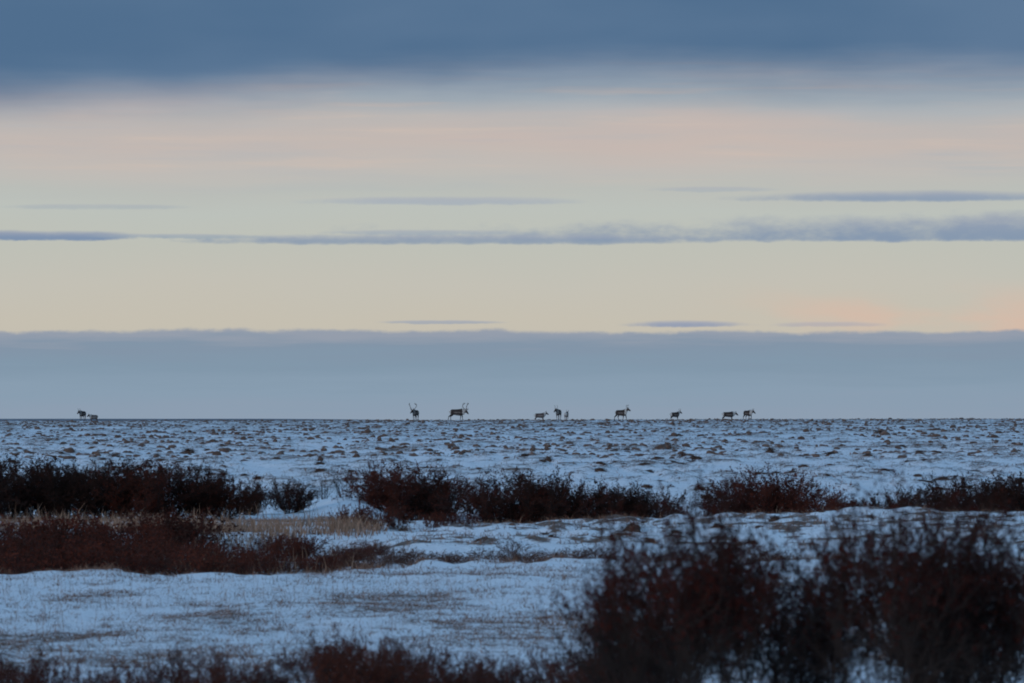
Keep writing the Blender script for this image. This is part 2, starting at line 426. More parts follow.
PROTO = {}
def proto(key, barkm, leafm, **kw):
    bv, bf, lv, lf = shrub_geo(**kw)
    br = mesh_obj('branchwork', bv, bf, barkm); fo = mesh_obj('foliage', lv, lf, leafm, None, False)
    bm_, fm_ = br.data, fo.data
    bpy.data.objects.remove(br); bpy.data.objects.remove(fo)
    PROTO[key] = (bm_, fm_)
for i in range(4):    # dark willows of the thicket
    proto(f'w{i}', MAT_bark, MAT_leafdark, seed=100+i, stems=40, spread=1.0, base=.18, sub=13, twig=6, leaf_n=6.5, leaf=.027, rad=.010)
for i in range(2):    # thin upright willow with little leaf
    proto(f't{i}', MAT_bark, MAT_leafdark, seed=140+i, stems=20, spread=.55, base=.2, sub=7, twig=5, leaf_n=.8, leaf=.022, rad=.008)
for i in range(3):    # russet bushes
    proto(f'r{i}', MAT_redbark, MAT_leafred, seed=120+i, stems=40, spread=.75, base=.30, sub=11, twig=6, leaf_n=5.5, leaf=.025, rad=.008)
for i in range(3):    # low red dwarf birch
    proto(f'd{i}', MAT_redbark, MAT_leafred, seed=160+i, stems=34, spread=1.0, base=.55, sub=7, twig=4, leaf_n=2.0, leaf=.055, rad=.014)
for i in range(2):    # low brown dwarf birch with few leaves
    proto(f'd{3+i}', MAT_redbark, MAT_leafbrown, seed=170+i, stems=26, spread=1.1, base=.6, sub=6, twig=4, leaf_n=1.6, leaf=.055, rad=.014)
for i in range(4):    # close deep red bushes
    proto(f'n{i}', MAT_bark, MAT_leafred2, seed=180+i, stems=10, spread=.46, base=.12, sub=15, twig=9, leaf_n=6.5, leaf=.0135, rad=.008, leafz=.80, lowest=5, fan=.85, even=.74)
for i in range(2):    # sparse straggly foreground bush
    proto(f's{i}', MAT_bark, MAT_leafrust, seed=210+i, stems=11, spread=.7, base=.25, sub=14, twig=7, leaf_n=6.5, leaf=.020, rad=.008, lowest=2, fan=.8)

def shrub(name, key, px, y, h, label, cat='shrub', group=None, wide=1.0, rz=None, sink=0.0):
    x = (px-512)/F*y
    o = empty(name, (x, y, gz(x, y)-sink), rng.uniform(0, 6.28) if rz is None else rz, (h*wide, h*wide, h))
    tag(o, label, cat, group)
    bm_, fm_ = PROTO[key]
    for nm, me, kd in (('branchwork', bm_, None), ('foliage', fm_, 'stuff')):
        c = bpy.data.objects.new(nm, me); C.objects.link(c); c.parent = o
        if kd: c['kind'] = kd
    return o

# -- the dark willow thicket along the stream: (pixel column of the stem base, distance, height, width factor, mesh, label)
G1 = 'dark willows of the left thicket'
G2 = 'dark willows of the middle thicket'
G3 = 'dark willows at the right edge of the thicket'
W = [
 (-45, 75, 1.10, 1.1, 'w0', 'dark leafy willow bush crossing the left edge of the picture', G1),
 (5, 76, 1.05, 1.1, 'w1', 'tall dark willow bush nearest the left edge in the thicket', G1),
 (38, 77, 1.06, 1.0, 'w2', 'dense dark willow second from left in the left thicket', G1),
 (72, 76, .98, 1.0, 'w3', 'dark willow below a gap of snow in the left thicket', G1),
 (108, 77, 1.00, 1.1, 'w1', 'dark reddish willow in the middle of the left thicket', G1),
 (140, 76, 1.04, 1.1, 'w0', 'tall dark willow right of the middle of the left thicket', G1),
 (172, 77, .98, 1.0, 'w2', 'dark willow at the right end of the left thicket, against bright snow', G1),
 (200, 77.5, .78, .8, 'w1', 'lower dark willow just left of the round black bush', G1),
 (224, 77, .82, 1.1, 'w3', 'round near-black bush standing right of the left thicket', None),
 (252, 80, .55, 1.0, 'w0', 'low dark bush leaning right behind the yellow grass', None),
 (290, 80, .62, 1.0, 'w2', 'small dark brown bush beside the bright snow hump', None),
 (322, 90, .62, 1.1, 't0', 'thin low willow above the bright snow hump', None),
 (345, 88, .72, 1.0, 't1', 'sparse grey-brown willow left of the big rounded bush', None),
 (385, 82, 1.00, 1.1, 'r0', 'reddish left half of the big rounded bush, with snow showing through', None),
 (415, 83, 1.05, 1.15, 'w1', 'tall dark middle of the big rounded bush', None),
 (442, 84, .92, 1.1, 'w3', 'dark bush on the right flank of the big rounded bush', None),
 (466, 86, .62, 1.0, 't0', 'thin low bush trailing right from the big rounded bush', None),
 (502, 80, .98, 1.0, 'r1', 'russet-tipped bush at the left end of the middle thicket', G2),
 (530, 80, 1.08, 1.1, 'w2', 'tallest dark bush of the middle thicket', G2),
 (560, 80.5, .98, 1.0, 'r2', 'dark red bush in the heart of the middle thicket', G2),
 (585, 81, .92, 1.1, 'w0', 'dense black bush right of the heart of the middle thicket', G2),
 (618, 81, .86, .95, 'w3', 'dark bush before the right end of the middle thicket', G2),
 (648, 81, .84, .95, 'w1', 'dark flat-topped bush near the right end of the middle thicket', G2),
 (672, 82, .74, .8, 't1', 'bare-stemmed dark bush ending the middle thicket on the right', G2),
 (697, 82, .72, .9, 't0', 'thin grey bush in the snow left of the red-brown bush', None),
 (733, 80, .88, .95, 'r1', 'left stems of the upright red-brown bush behind the snowy bank', None),
 (758, 80, 1.05, .95, 'r0', 'upright red-brown bush with feathery tips behind the snowy bank', None),
 (784, 80.5, 1.05, .9, 'r2', 'tallest feathery stems right in the red-brown bush', None),
 (812, 80, .86, .9, 'r1', 'right part of the red-brown bush beyond a pale gap', None),
 (845, 81, .62, 1.1, 'r0', 'low red-brown bush sloping down right of the feathery bush', None),
 (885, 81, .74, 1.0, 'w0', 'low dark bush at the left foot of the right-hand thicket', G3),
 (912, 81, .88, .95, 'w2', 'dark bush second from left in the right-hand thicket', G3),
 (940, 81.5, .98, .9, 't1', 'open-stemmed bush with snow showing through in the right-hand thicket', G3),
 (964, 81, 1.05, 1.0, 'w1', 'tall dense black bush in the right-hand thicket', G3),
 (996, 81, 1.04, 1.0, 'w3', 'dark bush close to the right edge of the right-hand thicket', G3),
 (1030, 81, 1.04, 1.1, 'w0', 'dark bush cut by the right edge of the picture', G3),
]
for px, y, h, w, key, lab, grp in W:
    shrub('willow_shrub' if key[0] != 'r' else 'russet_shrub', key, px, y, h*(.95 if px < 480 else 1.1 if px < 690 else 1.18 if px < 870 else 1.08), lab, 'shrub', grp, w)

# -- low russet dwarf shrubs in the stream hollow on the left
LAB_D = 'low russet dwarf birch in the hollow before the yellow grass'
for k in range(84):
    px = -40 + 430*((k+rng.uniform())/84)**1.15
    y = rng.uniform(50.6, 66) if px < 200 else rng.uniform(54, 65) if px < 300 else rng.uniform(55, 62)
    clump = float(fbm(np.array([px/26.]), np.array([y/4.]), 441, 2)[0])
    h = (.22+.55*clump*rng.uniform(.6, 1.1))*(1 if px < 200 else .72 if px < 300 else .42)
    if clump < .33 and rng.uniform() < .6: continue
    shrub('dwarf_birch', 'd%d' % rng.integers(3), px, y, h, LAB_D, 'shrub', 'dwarf birches in the left hollow', rng.uniform(.9, 1.4))
for px, y, h, lab in [(352, 70, .50, 'russet shrub with straw stalks at the left foot of the rounded bush'),
                      (376, 70, .55, 'bright russet low shrub under the rounded bush'), (398, 71, .42, 'small russet shrub with pale stalks right under the rounded bush'),
                      (432, 73, .36, 'flat red shrub at the start of the snowy bank'), (450, 73.5, .34, 'low red shrub on the rim of the snowy bank'),
                      (468, 74, .28, 'small red shrub before the middle thicket')]:
    shrub('dwarf_birch', 'd%d' % rng.integers(3), px, y, h*.8, lab, 'shrub', None, .9)
LAB_E = 'small brown dwarf birch in the shallow dip before the snowy bank'
for k in range(46):
    px = rng.uniform(345, 790)
    y = 54.0 + abs(rng.normal(0, 2.0))
    shrub('dwarf_birch', 'd%d' % (3+rng.integers(2)), px, y, rng.uniform(.07, .20), LAB_E, 'shrub', 'dwarf birches in the dip', rng.uniform(1.2, 2.0))

# -- close out-of-focus bushes
NEAR = [
 (676, 17.8, 1.26, .40, 'n2', 'slim dark red bush between the two leftmost of the blurred clump'),
 (690, 17.4, 1.22, .62, 'n0', 'dark red bush, leftmost of the dense blurred foreground clump'),
 (716, 17.0, 1.42, .50, 'n1', 'tallest blurred dark red bush with a spire reaching the snowy bank'),
 (656, 18.0, 1.16, .46, 'n3', 'small blurred red bush spreading left out of the foreground clump'),
 (748, 17.5, 1.22, .58, 'n2', 'blurred dark red bush with snow showing through its lower stems'),
 (774, 18.0, 1.10, .50, 'n3', 'blurred bush sloping down to the gap in the foreground clump'),
 (824, 18.6, 0.98, .42, 'n1', 'lower blurred bush filling the gap in the foreground clump'),
 (866, 17.2, 1.40, .56, 'n2', 'blurred red bush with upright tips near the middle of the right side'),
 (900, 17.8, 1.22, .62, 'n0', 'dense blurred red-brown bush right of the upright tips'),
 (940, 17.3, 1.34, .56, 'n1', 'blurred dark bush with upright sprigs at the right'),
 (976, 17.9, 1.18, .62, 'n3', 'dense blurred dark bush near the right edge'),
 (1016, 17.2, 1.25, .62, 'n2', 'blurred dark bush cut off by the right edge'),
 (1060, 17.6, 1.26, .62, 'n0', 'blurred dark bush just past the right edge'),
]
for px, y, h, w, key, lab in NEAR:
    shrub('red_shrub', key, px, y, h*1.03, lab, 'shrub', 'blurred foreground bushes at the right', w*1.25)
LAB_F = 'straggly red-brown shrub along the bottom edge of the picture'
for k in range(46):
    px = -40 + k*15.5 + rng.uniform(-10, 10); y = rng.uniform(23.5, 28)
    top = float(np.interp(px, [-40, 40, 90, 200, 310, 345, 410, 470, 520, 620, 700], [640, 645, 655, 652, 650, 618, 622, 646, 640, 622, 618])) + rng.uniform(-6, 26)
    if px < 320 and rng.uniform() < .12: continue
    h = (YE + F*H/y - top)*y/F
    shrub('straggly_shrub', 's%d' % rng.integers(2), px, y, h, LAB_F, 'shrub', 'straggly shrubs along the bottom edge', .8)
for k in range(4):
    px = 650 + k*100 + rng.uniform(-14, 14); y = rng.uniform(20, 23)
    h = (YE + F*H/y - rng.uniform(628, 668))*y/F
    shrub('straggly_shrub', 's%d' % rng.integers(2), px, y, h, 'low straggly undergrowth among the blurred red bushes', 'shrub', 'undergrowth of the foreground clump', .55)

# -- grass: blades of dead sedge
def blades(x, y, h, w, bend, r, tone):
    n = len(x); z = ground_parts(x, y)[0]
    a = r.uniform(0, 2*np.pi, n); e = np.stack([np.cos(a), np.sin(a), np.zeros(n)], -1)
    b_ = r.uniform(0, 2*np.pi, n); d = np.stack([np.cos(b_), np.sin(b_), np.zeros(n)], -1)*(bend*h*r.uniform(.2, 1, n))[:, None]
    p = np.stack([x, y, z-.01], -1); up = np.zeros((n, 3)); up[:, 2] = h
    w_ = (w*.5)[:, None] if np.ndim(w) else w*.5
    v = np.stack([p-e*w_, p+e*w_, p+up*.55+d*.35+e*w_*.8, p+up*.55+d*.35-e*w_*.8, p+up*.92+d+e*w_*.2, p+up*.92+d-e*w_*.2], 1).reshape(-1, 3)
    i = np.arange(n)*6
    f = np.concatenate([np.stack([i, i+1, i+2, i+3], -1), np.stack([i+3, i+2, i+4, i+5], -1)])
    return v, f, np.repeat(tone, 6)
def grass(name, x, y, h, w, bend, mat, label, tone=None):
    r = np.random.default_rng(len(x))
    tn = r.uniform(0, 1, len(x)) if tone is None else tone
    v, f, tn = blades(x, y, h, w, bend, r, tn)
    o = mesh_obj(name, v, f, mat, None, False); attr(o, 'tone', tn)
    return tag(o, label, 'grass', None, 'stuff')
def pick(n, y0, y1, pxa, pxb, dens):
    y = np.sqrt(rng.uniform(y0*y0, y1*y1, n)); px = rng.uniform(pxa, pxb, n); x = (px-512)/F*y
    keep = rng.uniform(0, 1, n) < dens(x, y, px)
    return x[keep], y[keep], px[keep]
# yellow sedge strip in front of the left thicket
x, y, px = pick(42000, 64.5, 75, -120, 420, lambda x, y, p: (1-ss(p, 330, 400))*ss(fbm(x*.9, y*.5, 71, 3), .42, .64)*.75*np.exp(-((y-69-.5*np.sin(x*.8))/2.8)**2))
grass('sedge_grass', x, y, rng.uniform(.08, .26, len(x))*(.5+fbm(x*1.2, y*.7, 73, 2)), rng.uniform(.007, .014, len(x)), .7, MAT_straw, 'yellow dead sedge grass in front of the dark left thicket')
# taller pale stalks in the hollow and at the feet of the bushes
x, y, px = pick(14000, 51, 80, -80, 1100, lambda x, y, p: np.where(p < 360, .45*ss(fbm(x*.9, y*.4, 75, 2), .35, .7), .25*np.exp(-((y-76.5)/1.6)**2)))
grass('hollow_grass', x, y, rng.uniform(.12, .38, len(x))*np.where(px < 360, 1, .5), rng.uniform(.005, .010, len(x)), .5, MAT_straw, 'pale dead stalks among the shrubs of the stream hollow')
# brown stubble on the near meadow: small tufts plus single stalks
def tufts(n, y0, y1, pxa, pxb, dens, per, rad):
    x, y, px = pick(n, y0, y1, pxa, pxb, dens)
    k = rng.poisson(per, len(x)); x = np.repeat(x, k); y = np.repeat(y, k); rr = np.repeat(rng.uniform(.4, 1.4, len(k)), k)
    return x+rng.normal(0, rad, len(x))*rr, y+rng.normal(0, rad*1.6, len(x))*rr, rr
x, y, rr = tufts(30000, 25, 51, -120, 1150, lambda x, y, p: .16+.7*ss(fbm(x*.8, y*.35, 61, 3), .40, .70), 8, .05)
grass('meadow_grass', x, y, rng.uniform(.010, .050, len(x))*(.5+.6*rr), rng.uniform(.003, .007, len(x)), 2.2, MAT_brown, 'thin brown grass poking through the near snow')
x, y, px = pick(5000, 25, 47, -120, 1150, lambda x, y, p: .3+.7*ss(fbm(x*.5, y*.3, 83, 3), .45, .65))
grass('meadow_stalks', x, y, rng.uniform(.05, .17, len(x)), rng.uniform(.002, .004, len(x)), .35, MAT_brown, 'single thin stalks standing in the near snow')
x, y, px = pick(30000, 46, 54, -120, 1150, lambda x, y, p: np.exp(-((y-edge_y(x)-.2)/.55)**2)*ss(fbm(x*1.6, y*.2, 87, 2), .30, .6))
grass('rim_grass', x, y, rng.uniform(.03, .13, len(x)), rng.uniform(.004, .009, len(x)), 1.0, MAT_brown, 'ragged brown grass along the rim of the near meadow')
# tufts on the bank and the edges of the hollow
x, y, px = pick(60000, 49, 78, -120, 1150, lambda x, y, p: .03+.9*ss(ground_parts(x, y)[1], .26, .60)*np.where(p > 330, 1, ss(y, 49, 51)*.5))
grass('bank_grass', x, y, rng.uniform(.02, .10, len(x)), rng.uniform(.006, .012, len(x)), 1.3, MAT_brown, 'brown grass tufts on the snowy bank and in the dip')
# plain beyond the stream
x, y, px = pick(110000, 86, 260, -140, 1160, lambda x, y, p: .02+.9*ss(ground_parts(x, y)[1], .34, .64)*(1-.6*ss(y, 150, 260)))
grass('plain_grass', x, y, rng.uniform(.03, .11, len(x)), rng.uniform(.010, .022, len(x)), 1.2, MAT_brown, 'short brown grass scattered over the far snowy plain')

# -- tussocks
def tussock_geo(seed, rings=5, seg=10, fringe=190):
    r = np.random.default_rng(seed); v = []; f = []; tone = []
    for i in range(rings):
        ph = i/(rings-1)*math.pi/2
        for j in range(seg):
            a = j/seg*2*math.pi
            q_ = 1 + .55*(r.uniform()-.5) + .28*math.sin(2*a+seed)
            v.append((math.cos(a)*math.cos(ph)*q_*.40, math.sin(a)*math.cos(ph)*q_*.40, -.12+.55*math.sin(ph)*(1+.7*(r.uniform()-.5))))
            tone.append(r.uniform(.05, .55) if i < rings-2 else r.uniform(.2, .8))
    for i in range(rings-1):
        for j in range(seg):
            f.append((i*seg+j, i*seg+(j+1) % seg, (i+1)*seg+(j+1) % seg, (i+1)*seg+j))
    for k in range(fringe):
        a = r.uniform(0, 2*math.pi); ph = r.uniform(.2, 1.5); n = len(v)
        p = np.array([math.cos(a)*math.cos(ph)*.48, math.sin(a)*math.cos(ph)*.48, -.1+.58*math.sin(ph)])
        d = np.array([math.cos(a)*.7, math.sin(a)*.7, .25+.5*r.uniform()])*r.uniform(.15, .45)
        e = np.array([-math.sin(a), math.cos(a), 0])*.020
        t_ = r.uniform(.1, .75)
        for pt in (p-e, p+e, p+d+e*.3-np.array([0, 0, .03]), p+d-e*.3-np.array([0, 0, .03])): v.append(tuple(pt)); tone.append(t_)
        f.append((n, n+1, n+2, n+3))
    return np.array(v), np.array(f), np.array(tone)
TM = []
for i in range(6):
    v, f, tn = tussock_geo(300+i)
    o = mesh_obj('tussock', v, f, MAT_tuss); attr(o, 'tone', tn); TM.append(o.data); bpy.data.objects.remove(o)
def tussock(px, y, w, h, label, group=None, name='tussock'):
    x = (px-512)/F*y
    o = bpy.data.objects.new(name, TM[rng.integers(6)]); C.objects.link(o)
    o.location = (x, y, gz(x, y)-.015); o.rotation_euler = (0, 0, rng.uniform(0, 6.28)); o.scale = (w, w, h)
    return tag(o, label, 'tussock', group)
def yd(py, z=.25): return F*(H-z)/(py-YE)
# single ones that stand out
for px, py, w, h, lab in [(320, 462, .26, .36, 'rounded grey tuft standing alone in snow above the snow hump'),
    (880, 441, .75, .45, 'largest dark tussock on the right part of the far plain'),
    (831, 458, .60, .30, 'broad brown tussock above the gap right of the red-brown bush'), (770, 456, .55, .34, 'dark tussock on the plain above the feathery bush'),
    (524, 459, .60, .35, 'dark tussock on the plain above the middle thicket'), (548, 462, .38, .40, 'peaked black tussock alone right of the tussock above the middle thicket'),
    (115, 459, .55, .34, 'grey shaggy tuft above the left thicket'), (188, 456, .70, .32, 'broad dark tussock on the plain right of the shaggy tuft'),
    (930, 456, .50, .30, 'brown tussock on the plain above the right-hand thicket'), (684, 459, .52, .34, 'dark tussock above the bare-stemmed end of the middle thicket')]:
    tussock(px, yd(py, .2), w, h, lab)
for px, y, w, h, lab in [(632, 66, .34, .22, 'dark grass tussock on the snowy bank below the middle thicket'), (545, 64, .28, .18, 'brown tussock on the left of the snowy bank'),
    (585, 69, .30, .16, 'brown tussock on top of the snowy bank'), (680, 70, .26, .14, 'small dark tussock on the bank beside the blurred bush'),
    (745, 71, .30, .14, 'low dark tussock on the bank below the feathery bush'), (775, 70, .32, .16, 'brown tussock on the bank right below the feathery bush')]:
    tussock(px, y, w, h, lab)
# the countable near ones of the plain
n_ind = 0
while n_ind < 230:
    y = 90 + 100*rng.uniform()**1.2; px = rng.uniform(-30, 1054); x = (px-512)/F*y
    if fbm(np.array([x*.35]), np.array([y*.10]), 401, 3)[0] < rng.uniform(.36, .60): continue
    if ground_parts(np.array([x]), np.array([y]))[2][0] < rng.uniform(.15, .9): continue
    w = rng.uniform(.16, .44)
    tussock(px, y, w, w*rng.uniform(.22, .42), 'one of many dark tussocks poking through snow beyond the thicket', 'tussocks on the near part of the plain'); n_ind += 1
n_ind = 0
while n_ind < 46:
    y = rng.uniform(60, 74); px = rng.uniform(360, 1060)
    w = rng.uniform(.10, .24)
    tussock(px, y, w, w*rng.uniform(.35, .6), 'one of many small brown tussocks on the snowy bank before the thicket', 'tussocks on the snowy bank'); n_ind += 1
# the rest of the plain, too many and too far to count
def tussock_field():
    n = 80000
    y = np.sqrt(rng.uniform(150**2, 640**2, n)); px = rng.uniform(-200, 1224, n); x = (px-512)/F*y
    dens = ss(fbm(x*.30, y*.08, 411, 3), .40, .62)*.75+.12
    k = rng.uniform(0, 1, n) < dens*np.where(y < 210, .9, .65)
    x, y = x[k], y[k]; n0 = len(x); nb = 420
    yb = rng.uniform(440, 535, nb); xb = rng.uniform(-.14, .14, nb)*yb
    x = np.concatenate([x, xb]); y = np.concatenate([y, yb]); n = len(x); z = ground_parts(x, y)[0]
    w = rng.uniform(.12, .24, n)*(1+1.0*rng.uniform(0, 1, n)**5); h = w*rng.uniform(.25, .50, n)*(1-.35*ss(y, 420, 500))
    w[n0:] = rng.uniform(.25, .60, nb); h[n0:] = rng.uniform(.08, .26, nb)*rng.uniform(.5, 1, nb)
    seg = 5; V_ = []; T = []
    a0 = rng.uniform(0, 6.28, n)
    for i, (rr, zz) in enumerate(((.58, -.12), (.40, .62))):
        for j in range(seg):
            a = a0 + j/seg*2*np.pi
            q_ = rng.uniform(.75, 1.25, n)
            V_.append(np.stack([x+np.cos(a)*rr*w*q_, y+np.sin(a)*rr*w*q_, z+zz*h*rng.uniform(.8, 1.25, n)], -1)); T.append(rng.uniform(.1, .6, n) if i < 1 else rng.uniform(.2, .85, n))
    V_.append(np.stack([x+rng.normal(0, .1, n)*w, y+rng.normal(0, .1, n)*w, z+h*rng.uniform(.7, 1.15, n)], -1)); T.append(rng.uniform(.2, .9, n))
    fl = [(j, (j+1) % seg, seg+(j+1) % seg) for j in range(seg)] + [(j, seg+(j+1) % seg, seg+j) for j in range(seg)] + [(seg+j, seg+(j+1) % seg, 2*seg) for j in range(seg)]
    V_ = np.stack(V_, 1); T = np.stack(T, 1); fa = np.array(fl)
    f = (np.arange(n)[:, None, None]*11 + fa[None]).reshape(-1, 3)
    o = mesh_obj('tussock_field', V_.reshape(-1, 3), f, MAT_tuss); attr(o, 'tone', T.ravel())
    tag(o, 'countless small tussocks dotting the far snowy plain to the skyline', 'tussocks', None, 'stuff')
tussock_field()

# ------------------------------------------------------------------ caribou
def fur_mat():
    m, t, b = new_mat('caribou_fur', .95, .1)
    a = t.nodes.new('ShaderNodeAttribute'); a.attribute_name = 'coat'
    n = tnoise(t, 22.0, 4)
    mx = t.nodes.new('ShaderNodeMix'); mx.data_type = 'RGBA'; mx.blend_type = 'MULTIPLY'; mx.inputs[0].default_value = 1
    t.links.new(a.outputs['Color'], mx.inputs[6]); t.links.new(ramp2(t, n, [(.3, (.75, .75, .75)), (.7, (1.1, 1.1, 1.1))]), mx.inputs[7])
    t.links.new(mx.outputs[2], b.inputs['Base Color'])
    return m
MAT_fur = fur_mat()
MAT_antler = plain('antler_bone', [(.3, (.07, .052, .042)), (.7, (.13, .10, .08))], 12)
MAT_eye = plain('dark_eye', [(.3, (.01, .008, .007)), (.7, (.02, .015, .012))], 12, .2)

def loft(g, secs, k=12):
    """secs: list of (centre, half width (y), half height, tilt) -> closed tube along the list"""
    v = []; n = len(secs)
    cs = np.array([s[0] for s in secs], float); d = np.gradient(cs, axis=0)
    for i, (c, hw, hh) in enumerate(secs):
        t_ = d[i]/np.linalg.norm(d[i]); side = np.array([0, 1., 0]); side = side - t_*np.dot(side, t_); side /= np.linalg.norm(side)
        up = np.cross(t_, side)
        for j in range(k):
            a = 2*math.pi*j/k
            v.append(np.array(c)+side*math.cos(a)*hw+up*math.sin(a)*hh)
    f = [(i*k+j, i*k+(j+1) % k, (i+1)*k+(j+1) % k, (i+1)*k+j) for i in range(n-1) for j in range(k)]
    nb = len(v); v.append(np.array(secs[0][0])); v.append(np.array(secs[-1][0]))
    tri = [(nb, (j+1) % k, j, j) for j in range(k)] + [(nb+1, (n-1)*k+j, (n-1)*k+(j+1) % k, (n-1)*k+(j+1) % k) for j in range(k)]
    return v, f, [t_[:3] for t_ in tri]

def caribou(px, y, heading, s, label, neck=.0, turn=.0, stride=(0, 0, 0, 0), antler=1.0, pale=.0, thick=1.0, wide=1.0, mane=1.0):
    vs_, fs_ = [], []
    def put(secs, k=12):
        v, f, tr = loft(None, secs, k); o = len(vs_)
        vs_.extend([tuple(p) for p in v]); fs_.extend([tuple(i+o for i in q_) for q_ in f]); fs_.extend([tuple(i+o for i in q_) for q_ in tr])
    # trunk, rump to chest
    put([((-.80, 0, .94), .05, .10), ((-.77, 0, .93), .13, .17), ((-.66, 0, .92), .195, .245), ((-.48, 0, .91), .215, .27), ((-.25, 0, .88), .24, .30),
         ((0, 0, .86), .25, .325), ((.22, 0, .865), .245, .345), ((.42, 0, .90), .215, .335), ((.55, 0, .92), .175, .29), ((.66, 0, .93), .12, .20)], 16)
    # neck and head: neck = pitch in radians (0 carried level, + raised), turn = yaw of the head
    nb = np.array([.46, 0, 1.00]); na = R(12)+neck
    fw = np.array([math.cos(na)*math.cos(turn*.5), math.cos(na)*math.sin(turn*.5), math.sin(na)])
    poll = nb + fw*.46
    put([(nb-fw*.10, .17, .27), (nb+fw*.08, .16, .26), (nb+fw*.22, .14, .225), (nb+fw*.36, .115, .17), (poll, .092, .125), (poll+fw*.05, .06, .08)], 14)
    # pale beard hanging below the neck
    put([(nb+fw*.02+np.array([0, 0, -.22]), .07, .15), (nb+fw*.16+np.array([0, 0, -.23]), .075, .16), (nb+fw*.30+np.array([0, 0, -.17]), .05, .11)], 10)
    ha = R(-38)+neck*.3
    hd = np.array([math.cos(ha)*math.cos(turn), math.cos(ha)*math.sin(turn), math.sin(ha)])
    hu = np.array([-math.sin(ha)*math.cos(turn), -math.sin(ha)*math.sin(turn), math.cos(ha)])
    put([(poll-hd*.10, .06, .07), (poll-hd*.04, .10, .118), (poll+hd*.08, .105, .122), (poll+hd*.19, .085, .10), (poll+hd*.30, .070, .080),
         (poll+hd*.38, .070, .074), (poll+hd*.425, .052, .056), (poll+hd*.44, .02, .025)], 12)
    sd_ = np.cross(hu, hd)
    for sg in (-1, 1):      # ears
        e0 = poll + sd_*sg*.07 + hu*.05 - hd*.05
        ed = sd_*sg*.9 + hu*.25 - hd*.35; ed /= np.linalg.norm(ed)
        put([(e0-ed*.02, .022, .022), (e0+ed*.05, .032, .026), (e0+ed*.10, .026, .020), (e0+ed*.14, .008, .008)], 8)
    # tail
    put([((-.78, 0, 1.02), .05, .04), ((-.86, 0, .99), .05, .04), ((-.90, 0, .92), .035, .03), ((-.905, 0, .87), .015, .012)], 8)
    # legs: stride is the swing of each hoof in metres (front left, front right, hind left, hind right)
    for i, sg in ((0, 1), (1, -1)):
        q_ = stride[i]; lift = .10*max(0, q_) if q_ > .15 else 0
        put([((.38, .11*sg, .86), .10, .13), ((.40+q_*.05, .125*sg, .72), .08, .105), ((.42+q_*.28, .125*sg, .60), .060, .070), ((.43+q_*.50, .12*sg, .46), .046, .050),
             ((.43+q_*.55, .12*sg, .40), .047, .050), ((.42+q_*.72, .12*sg, .26), .031, .034), ((.42+q_*.90, .12*sg, .12), .034, .036),
             ((.44+q_*.97, .12*sg, .055), .046, .052), ((.46+q_, .12*sg, .0), .056, .070), ((.465+q_, .12*sg, -.02), .05, .06)], 10)
    for i, sg in ((2, 1), (3, -1)):
        q_ = stride[i]
        put([((-.56, .11*sg, .90), .12, .19), ((-.52+q_*.10, .135*sg, .74), .095, .16), ((-.52+q_*.25, .135*sg, .63), .075, .115), ((-.62+q_*.42, .13*sg, .52), .054, .070),
             ((-.70+q_*.52, .125*sg, .445), .046, .058), ((-.685+q_*.62, .12*sg, .36), .036, .042), ((-.66+q_*.78, .12*sg, .22), .032, .035), ((-.645+q_*.90, .12*sg, .11), .036, .038),
             ((-.62+q_*.97, .12*sg, .055), .048, .052), ((-.60+q_, .12*sg, .0), .056, .070), ((-.595+q_, .12*sg, -.02), .05, .06)], 10)
    me = bpy.data.meshes.new('body'); me.from_pydata(vs_, [], fs_); me.update()
    tmp = bpy.data.objects.new('body', me); C.objects.link(tmp)
    md = tmp.modifiers.new('r', 'REMESH'); md.mode = 'VOXEL'; md.voxel_size = .022
    ms = tmp.modifiers.new('s', 'SMOOTH'); ms.factor = .5; ms.iterations = 3
    dg = bpy.context.evaluated_depsgraph_get(); dg.update()
    body_me = bpy.data.meshes.new_from_object(tmp.evaluated_get(dg)); bpy.data.objects.remove(tmp)
    nv = len(body_me.vertices); co = np.empty(nv*3, np.float32); body_me.vertices.foreach_get('co', co); co = co.reshape(-1, 3)
    body_me.polygons.foreach_set('use_smooth', np.ones(len(body_me.polygons), bool))
    bx_, by_, bz_ = co.T
    j = (vn(bx_*9, bz_*9, 3)-.5)*.08
    dark = np.array([.046, .034, .030]); grey = np.array([.20, .17, .15]); white = np.array([.52, .49, .45]); leg = np.array([.040, .030, .027])
    colr = np.tile(dark*(1+1.6*pale), (nv, 1))
    def lay(mask, c): colr[:] = colr*(1-mask[:, None]) + np.asarray(c)*mask[:, None]
    lay(ss(1.0-np.abs(bz_-.87+j)/.10, 0, .9)*ss(bx_, -.45, -.2)*(1-ss(bx_, .30, .45))*.75, grey*(1+pale))          # flank stripe
    lay(ss(.66+j-bz_, 0, .06)*(bz_ > .5)*ss(bx_, -.4, -.25)*(1-ss(bx_, .15, .3)), white*.6)                        # belly
    lay(ss(.62+j-bz_, 0, .10), leg*(1+1.2*pale))                                                                    # legs
    lay(ss(-.66+j-bx_, 0, .06)*ss(bz_, .60, .70), white)                                                            # rump
    lay(ss(bx_+j, .50, .60)*ss(bz_, .62, .70)*mane, white*.85)                                                           # neck and mane
    hp = (co-poll)@np.stack([hd, hu, sd_], 1)
    onh = ss(hp[:, 0], -.06, .02)*(np.abs(hp[:, 1]) < .2)*(np.abs(hp[:, 2]) < .13)*(hp[:, 0] < .5)*(bx_ > .6)
    lay(onh*1.0, dark*1.1)
    lay(onh*ss(hp[:, 0], .37, .42), white*.6)
    lay(ss(.07-bz_, 0, .02), [.02, .017, .016])
    ca = body_me.color_attributes.new('coat', 'FLOAT_COLOR', 'POINT')
